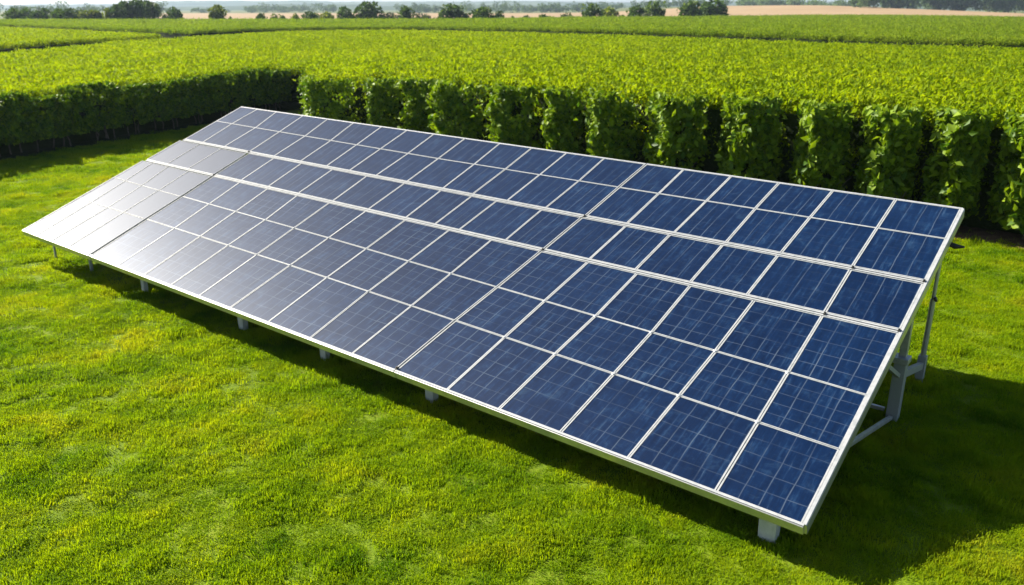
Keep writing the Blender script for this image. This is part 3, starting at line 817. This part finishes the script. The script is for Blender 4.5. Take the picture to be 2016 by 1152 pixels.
# end beams
mb = MB(); mb.bar(apt(1.0016, 0.0, -0.064), apt(1.0016, 1.0, -0.064), 0.03, 0.12, AN); part(mb, 'side_beam', M_ALU, 2, bevel=0.004)
mb = MB(); mb.bar(apt(1.0010, 0.0, 0.002), apt(1.0010, 1.0, 0.002), 0.032, 0.009, AN); part(mb, 'edge_trim', M_WHITE, 2)
for a, b, va, vb in ((-0.0012, -0.006, 0, .515), (-.002, -.003, .5285, .69), (.002, 0, .7035, 1)):
    mb = MB(); mb.bar(apt(a - .0005, va, -0.052), apt(b - .0005, vb, -0.052), 0.022, 0.09, AN); part(mb, 'side_beam', M_WHITE, 0 if va < .7 else 1, bevel=0.003)
for k, va, vb in ((0, .004, .688), (1, .004, .690), (1, .705, .996), (2, .004, .996)):  # unseen dark sheets, added to stop sunlight leaking through the panel gaps
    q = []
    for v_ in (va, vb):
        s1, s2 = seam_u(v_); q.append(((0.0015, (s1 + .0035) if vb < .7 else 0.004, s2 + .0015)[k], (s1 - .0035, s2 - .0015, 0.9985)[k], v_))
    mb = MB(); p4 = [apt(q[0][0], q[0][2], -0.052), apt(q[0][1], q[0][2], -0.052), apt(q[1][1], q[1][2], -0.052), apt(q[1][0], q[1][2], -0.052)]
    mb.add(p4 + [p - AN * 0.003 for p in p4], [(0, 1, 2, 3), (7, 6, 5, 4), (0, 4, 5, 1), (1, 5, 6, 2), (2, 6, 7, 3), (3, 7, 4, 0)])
    part(mb, 'light_block_sheet', M_DARK, k)
# small diamond clamps where four panels meet in the lower tier
for row, vf in ((b1, B1), (b2, B2)):
    for i in range(5, len(row) - 1):
        u = row[i]; k = 1 if i < 13 else 2
        if i == 13: continue
        mb = MB(); c = apt(u, vf(u), 0.0); s_ = 0.034 if k == 2 else 0.028
        top = c + AN * 0.008
        ring = [c + AU * s_, c + AV * s_, c - AU * s_, c - AV * s_]
        r2 = [p * 0.55 + c * 0.45 + AN * 0.008 for p in ring]
        mb.add(ring + r2, [(0, 1, 5, 4), (1, 2, 6, 5), (2, 3, 7, 6), (3, 0, 4, 7), (4, 5, 6, 7)])
        part(mb, 'clamp', M_WHITE, k)
# seam bolts and dark joint hooks
for (u, v_, k) in ((.1625, .522, 1), (.158, .697, 1), (.668, .006, 2), (.687, .522, 2), (.694, .697, 2), (.947, .522, 2), (.9995, .522, 2), (.9995, .697, 2), (.947, .697, 2)):
    mb = MB(); c = apt(u, v_, 0.008); mb.box(c, AU * 0.011, AV * 0.020, AN * 0.010); mb.tube([c + AN * 0.008, c + AN * 0.024], 0.008, 8)
    part(mb, 'bolt', M_DARK, k)

# front legs: short pale posts on the grass under the front edge
for um, vm, w_, k in ((0.22, 0.40, 0.045, 0), (1.50, 0.46, 0.06, 0), (3.45, 0.42, 0.10, 1), (6.24, 0.44, 0.13, 1), (8.16, 0.43, 0.12, 1), (10.22, 0.40, 0.14, 2), (14.63, 0.22, 0.17, 2)):
    t = under(um, vm, -0.08)
    mb = MB(); h2 = w_ * 0.52
    g0 = gpt(um, vm, -0.05)
    vs = []
    for z, s_ in ((-0.05, 0.86), (0.10, 0.94), (t[2], 1.0)):
        for a_, b_ in ((-1, -1), (1, -1), (1, 1), (-1, 1)):
            q = gpt(um, vm, z) + UH * a_ * h2 * s_ + VH * b_ * h2 * 0.75 * s_; vs.append(q)
    fs = [(3, 2, 1, 0), (8, 9, 10, 11)]
    for lv in (0, 4):
        for q in range(4): fs.append((lv + q, lv + (q + 1) % 4, lv + 4 + (q + 1) % 4, lv + 4 + q))
    mb.add(vs, fs); part(mb, 'leg', M_POST if um < 2 else M_LEG, k, bevel=0.006)
# rear trestles: post, pole, ground rail, braces
for um, k in ((0.35, 0), (1.9, 0), (3.4, 1), (6.2, 1), (9.2, 1), (10.9, 2), (12.8, 2), (14.92, 2)):
    end = um > 14
    pm = 3.42
    top = under(um, pm, -0.11)
    mb = MB(); mb.box((gpt(um, pm, 0) + np.array([0, 0, (0.78 - 0.05) / 2])), UH * 0.065, VH * 0.07, (0, 0, (0.78 + 0.05) / 2)); part(mb, 'post', M_POST, k, bevel=0.006)
    mb = MB(); mb.box(gpt(um, pm + 0.03, (0.78 + top[2]) / 2), UH * 0.042, VH * 0.042, (0, 0, (top[2] - 0.78) / 2)); part(mb, 'post', M_STEEL, k, bevel=0.005)
    mb = MB(); mb.box(gpt(um, pm, 0.78), UH * 0.085, VH * 0.09, (0, 0, 0.035)); part(mb, 'collar', M_STEEL, k, bevel=0.006)
    vb = 4.75; tp = under(um, vb, -0.11)
    mb = MB(); mb.box(gpt(um, vb, 0.16), UH * 0.05, VH * 0.05, (0, 0, 0.21)); part(mb, 'foot', M_POST, k, bevel=0.006)
    mb = MB(); mb.tube([gpt(um, vb, 0.36), gpt(um, vb, 1.15)], 0.034, 10); mb.tube([gpt(um, vb, 1.14), (gpt(um, vb, tp[2]))], 0.024, 10); part(mb, 'pole', M_STEEL, k, smooth=False)
    mb = MB(); mb.bar(gpt(um, pm + 0.09, 0.55), gpt(um, vb - 0.05, 0.24), 0.06, 0.09); part(mb, 'brace', M_POST, k, bevel=0.004)
    mb = MB(); mb.bar(gpt(um, pm - 0.08, 0.60), under(um, 2.3, -0.12), 0.05, 0.05); part(mb, 'brace', M_POST, k, bevel=0.004)
    mb = MB(); mb.bar(gpt(um, pm - 0.1, 0.06), under(um, 0.95, -0.12), 0.045, 0.045); part(mb, 'brace', M_STEEL, k, bevel=0.004)
    mb = MB(); mb.bar(gpt(um - 0.62, pm, 0.10), gpt(um - 0.1, pm, 0.10), 0.045, 0.045); part(mb, 'brace', M_STEEL, k, bevel=0.004)
    mb = MB(); mb.bar(under(um, 0.3, -0.15), under(um, 4.95, -0.15), 0.06, 0.08, AN); part(mb, 'rafter', M_STEEL, k)
    if end:
        c = gpt(um + 0.02, vb, 1.17)
        mb = MB(); mb.tube([c, c - VH * 0.10 + UH * 0.03, c - VH * 0.16 + UH * 0.02 + np.array([0, 0, 0.04])], [0.022, 0.02, 0.014], 8); part(mb, 'hook', M_DARK, k, smooth=True)
        c = under(um + 0.05, 4.55, -0.14)
        mb = MB(); mb.tube([c, c + UH * 0.12 + np.array([0, 0, -0.04]), c + UH * 0.22 + np.array([0, 0, -0.03])], [0.03, 0.035, 0.012], 8); part(mb, 'hook', M_DARK, k, smooth=True)

# ------------------------------------------------------------------ trees at the far edge of the crop
def tree_crown(seed, kind, n=900):
    """unit crown: width 1, height 1 (0..1), oval with lobes and gaps"""
    r = np.random.default_rng(seed); pts, dirs = [], []
    lobes = [(np.array([r.uniform(-.28, .28), r.uniform(-.28, .28), r.uniform(.25, .78)]), r.uniform(.16, .30)) for _ in range(11)]
    lobes += [(np.array([0, 0, .42]), .36), (np.array([r.normal(0, .05), 0, .74]), .24)]
    while len(pts) < n:
        c, q = lobes[r.integers(len(lobes))]
        d = r.normal(size=3); d /= np.linalg.norm(d)
        p = c + d * q * r.uniform(0.65, 1.0) ** 0.5
        if p[2] < 0.03: continue
        pts.append(p); dirs.append(d + r.normal(0, .5, 3))
    size = r.uniform(.08, .16, n)
    return leaves_mesh(np.array(pts), np.array(dirs), size, 'crown', M_TREES[kind], np.clip(r.normal(.5, .28, n), 0, 1), 0.8, .3)
crowns = {k: [tree_crown(500 + 10 * j + q, k) for q in range(3)] for j, k in enumerate(M_TREES)}
def trunk_mesh():
    mb = MB(); mb.tube([(0, 0, -.3), (0.02, 0, .2), (0, .02, .5), (.02, 0, .9)], [.05, .035, .03, .012], 7)
    for a in range(4):
        t = a * 1.57 + .4; mb.tube([(0, 0, .3 + .1 * a), (.16 * math.cos(t), .16 * math.sin(t), .5 + .1 * a), (.3 * math.cos(t), .3 * math.sin(t), .62 + .08 * a)], [.022, .014, .004], 5)
    o = mb.obj('trunk', M_BARK); me = o.data; bpy.data.objects.remove(o); return me
TRUNK = trunk_mesh()
TREE_D = 224.0
TREES = [ # pixel column, width px, top py, kind, label
 (24, 34, 18, 'mid', 'round green tree at the far left edge of the tree line'),
 (50, 32, 18, 'dark', 'dark tree with a pointed top near the left edge of the tree line'),
 (72, 22, 22, 'dark', 'small dark tree between two broader trees near the left edge'),
 (88, 26, 19, 'dark', 'narrow dark tree with a pale bush beside it, left tree line'),
 (112, 30, 19, 'mid', 'green tree in the left group, left of the big dark oaks'),
 (136, 32, 20, 'dark', 'low dark tree beside the yellow-green one in the left group'),
 (166, 40, 21, 'pale', 'yellow-green tree left of the tall dark clump'),
 (188, 22, 22, 'mid', 'small green tree between the yellow tree and the dark clump'),
 (210, 16, 18, 'pale', 'thin pale tree just left of the tall dark clump'),
 (229, 24, 11, 'dark', 'narrow tall dark tree on the left of the dark clump'),
 (246, 36, 5, 'dark', 'tall dark tree second in the dark clump on the left'),
 (268, 32, 3, 'dark', 'tallest dark tree in the middle of the dark clump'),
 (291, 38, 4, 'dark', 'broad dark tree on the right of the dark clump'),
 (323, 14, 29, 'grey', 'small grey-green bush right of the dark clump'),
 (340, 30, 16, 'dark', 'single dark rounded tree right of the dark clump'),
 (428, 30, 12, 'pale', 'lone bright green tree standing before the stubble field'),
 (452, 9, 34, 'mid', 'tiny bush right of the lone bright green tree'),
 (512, 17, 28, 'dark', 'small pointed dark bush between the lone tree and the centre row'),
 (541, 20, 29, 'mid', 'low green bush left of the small paired shrubs'),
 (556, 16, 32, 'mid', 'low spreading green bush by the stubble field'),
 (580, 16, 28, 'pale', 'small ragged pale shrub before the stubble field'),
 (609, 26, 24, 'dark', 'round dark bush in the centre-left of the tree line'),
 (643, 28, 25, 'pale', 'pale yellow-green shrub left of the cone-shaped dark tree'),
 (680, 32, 17, 'dark', 'cone-shaped dark tree left of the tallest centre tree'),
 (724, 44, 6, 'dark', 'tall bell-shaped tree, tallest in the centre of the tree line'),
 (750, 15, 30, 'dark', 'low dark bush at the foot of the tall bell-shaped tree'),
 (768, 24, 26, 'grey', 'grey-green bush right of the tall bell-shaped tree'),
 (796, 30, 14, 'mid', 'slim spired green tree right of the bell-shaped tree'),
 (827, 20, 27, 'grey', 'small grey-green shrub right of the spired tree'),
 (843, 15, 31, 'grey', 'tiny grey shrub left of the big round tree'),
 (863, 14, 35, 'dark', 'very low dark bush beside the big round tree'),
 (891, 50, 12, 'dark', 'big round dark green tree right of centre'),
 (918, 12, 33, 'pale', 'tiny pale bush between the two big round trees'),
 (953, 46, 16, 'mid', 'wide round green tree with lighter left side'),
 (980, 18, 22, 'dark', 'dark upright tree pressed against the wide round green tree'),
 (1010, 10, 34, 'dark', 'dot-like dark bush right of the wide round green tree'),
 (1037, 18, 33, 'dark', 'low dark bush on the field edge near the middle'),
 (1068, 28, 30, 'mid', 'low broad bush with a thin top near the middle'),
 (1112, 26, 29, 'grey', 'greyish bush left of the tall pair'),
 (1140, 26, 34, 'mid', 'flat low bush at the foot of the tall pair'),
 (1167, 36, 9, 'mid', 'tall full green tree left of the yellowing tree'),
 (1200, 36, 16, 'pale', 'yellowing round tree beside the tall full green tree'),
 (1226, 18, 31, 'dark', 'low dark bush right of the yellowing tree'),
 (1256, 36, 15, 'dark', 'dark leaning tree left of the tall rounded one'),
 (1288, 36, 4, 'mid', 'tall rounded tree with a pale bush in front'),
 (1273, 26, 27, 'grey', 'pale round bush in front of two trees'),
 (1302, 14, 34, 'dark', 'low dark bush right of the tall rounded tree'),
 (1364, 42, 4, 'mid', 'left half of the great bushy pair, lit on its left'),
 (1400, 60, 4, 'dark', 'right and broader half of the great bushy pair'),
 (1474, 22, 33, 'dark', 'small dark bush on the field edge before the stubble'),
 (1515, 24, 33, 'dark', 'last dark bush on the field edge before the stubble rise')]
bx_edge = lambda px: np.interp(px, [-420, 0, 300, 700, 1000, 1300, 1508, 1600, 1760], [42.5, 43.5, 43, 42.2, 42, 40, 37, 35, 35.5])
for px, wpx, top, kind, lab in TREES:
    D = on_plane(px, bx_edge(px), ZC)[1] + random.uniform(5, 12)
    if px == 1273: D -= 3.5
    x = px_to_x(px, D); zt = z_at(top, D); wd = wpx / F_PX * D * 1.28
    root = empty('tree' if zt > 3.6 else 'field_bush', (x, D, 0))
    tag(root, lab, 'tree' if zt > 3.6 else 'bush', 'trees and bushes along the far edge of the crop')
    c = bpy.data.objects.new('crown', random.choice(crowns[kind])); COL.objects.link(c); c.parent = root
    z0 = 0.10 * zt if zt > 3.6 else 0.0
    c.location.z = z0; c.scale = (wd, wd, (zt - z0) * 1.08); c.rotation_euler.z = random.uniform(0, 6.28)
    t = bpy.data.objects.new('trunk', TRUNK); COL.objects.link(t); t.parent = root; t.scale = (wd * .5, wd * .5, zt * 0.85)
    
# ------------------------------------------------------------------ far-off woods, each read as one mass
def wood(name, items, kind, label, n=260):
    P, D, S, T = [], [], [], []
    for (x, y, zb, w, h) in items:
        m = n
        lob = rng.normal(size=(7, 3)) * (.22, .22, .18) + (0, 0, .55)
        c = lob[rng.integers(0, 7, m)]; d = rng.normal(size=(m, 3)); d /= np.linalg.norm(d, axis=1, keepdims=True)
        p = c + d * rng.uniform(.18, .30, (m, 1)); p[:, 2] = np.clip(p[:, 2], 0.0, 1.05)
        P.append(p * (w, w, h) + (x, y, zb)); D.append(d + rng.normal(0, .4, (m, 3))); S.append(np.full(m, 1) * rng.uniform(.09, .2, m) * max(w, h * .6)); T.append(np.clip(rng.normal(rng.uniform(.3, .7), .2, m), 0, 1))
    me = leaves_mesh(np.concatenate(P), np.concatenate(D), np.concatenate(S), name, M_TREES[kind], np.concatenate(T), .8, .3)
    o = bpy.data.objects.new(name, me); COL.objects.link(o)
    return tag(o, label, 'woods', kind='stuff')
it = []
for k in range(100):
    px = random.uniform(1690, 2200); D = random.uniform(560, 640)
    if random.random() < .5: D = 560 + 0.02 * (px - 1690)
    x = px_to_x(px, D); hh = random.uniform(10, 14.5) * np.interp(px, [1690, 1780, 1900], [.72, .85, 1.0]); it.append((x, D, ground_h(x, D) - .3, random.uniform(7, 12), hh))
wood('woodland', it, 'wood', 'green wood edging the stubble field at the upper right', 420)
it = []
for k in range(60):
    px = random.uniform(1440, 1700); D = random.uniform(840, 940); x = px_to_x(px, D); it.append((x, D, ground_h(x, D), random.uniform(8, 14), random.uniform(6, 10)))
wood('woodland', it, 'wood', 'hazy wood behind the crest of the stubble field', 160)
it = []
for a, b, D, h, cnt in ((330, 520, 900, 5, 8), (470, 660, 980, 8, 40), (780, 900, 920, 8, 26), (880, 1010, 960, 10, 28), (990, 1180, 900, 9, 44), (1180, 1440, 950, 8, 60), (-100, 330, 700, 8, 50)):
    for k in range(cnt):
        px = random.uniform(a, b); dd = D + random.uniform(-30, 60); x = px_to_x(px, dd); it.append((x, dd, ground_h(x, dd), random.uniform(6, 12), h * random.uniform(.6, 1.2)))
wood('woodland', it, 'dark', 'bluish far belt of trees below the hills', 130)
# low hedge line at the far edge of the crop
it = []
for k in range(150):
    px = random.uniform(300, 1560); D = on_plane(px, bx_edge(px), ZC)[1] + random.uniform(2, 6); x = px_to_x(px, D)
    it.append((x, D, 0, random.uniform(1.2, 3), random.uniform(1.5, 2.9)))
wood('undergrowth', it, 'dark', 'low dark scrub along the far edge of the crop', 60)

# ------------------------------------------------------------------ haze
mb = MB(); mb.box((0, 2950, 39), (4200, 0, 0), (0, 3050, 0), (0, 0, 41))
hm, nt, out = new_mat('pale_air')
vol = N(nt, 'ShaderNodeVolumePrincipled'); vol.inputs['Color'].default_value = (0.62, 0.77, 1.0, 1); vol.inputs['Density'].default_value = 0.00016; vol.inputs['Anisotropy'].default_value = 0.3
nt.links.new(vol.outputs[0], out.inputs['Volume'])
tag(mb.obj('haze', hm), 'thin bluish haze over the distant land', 'haze', kind='stuff')
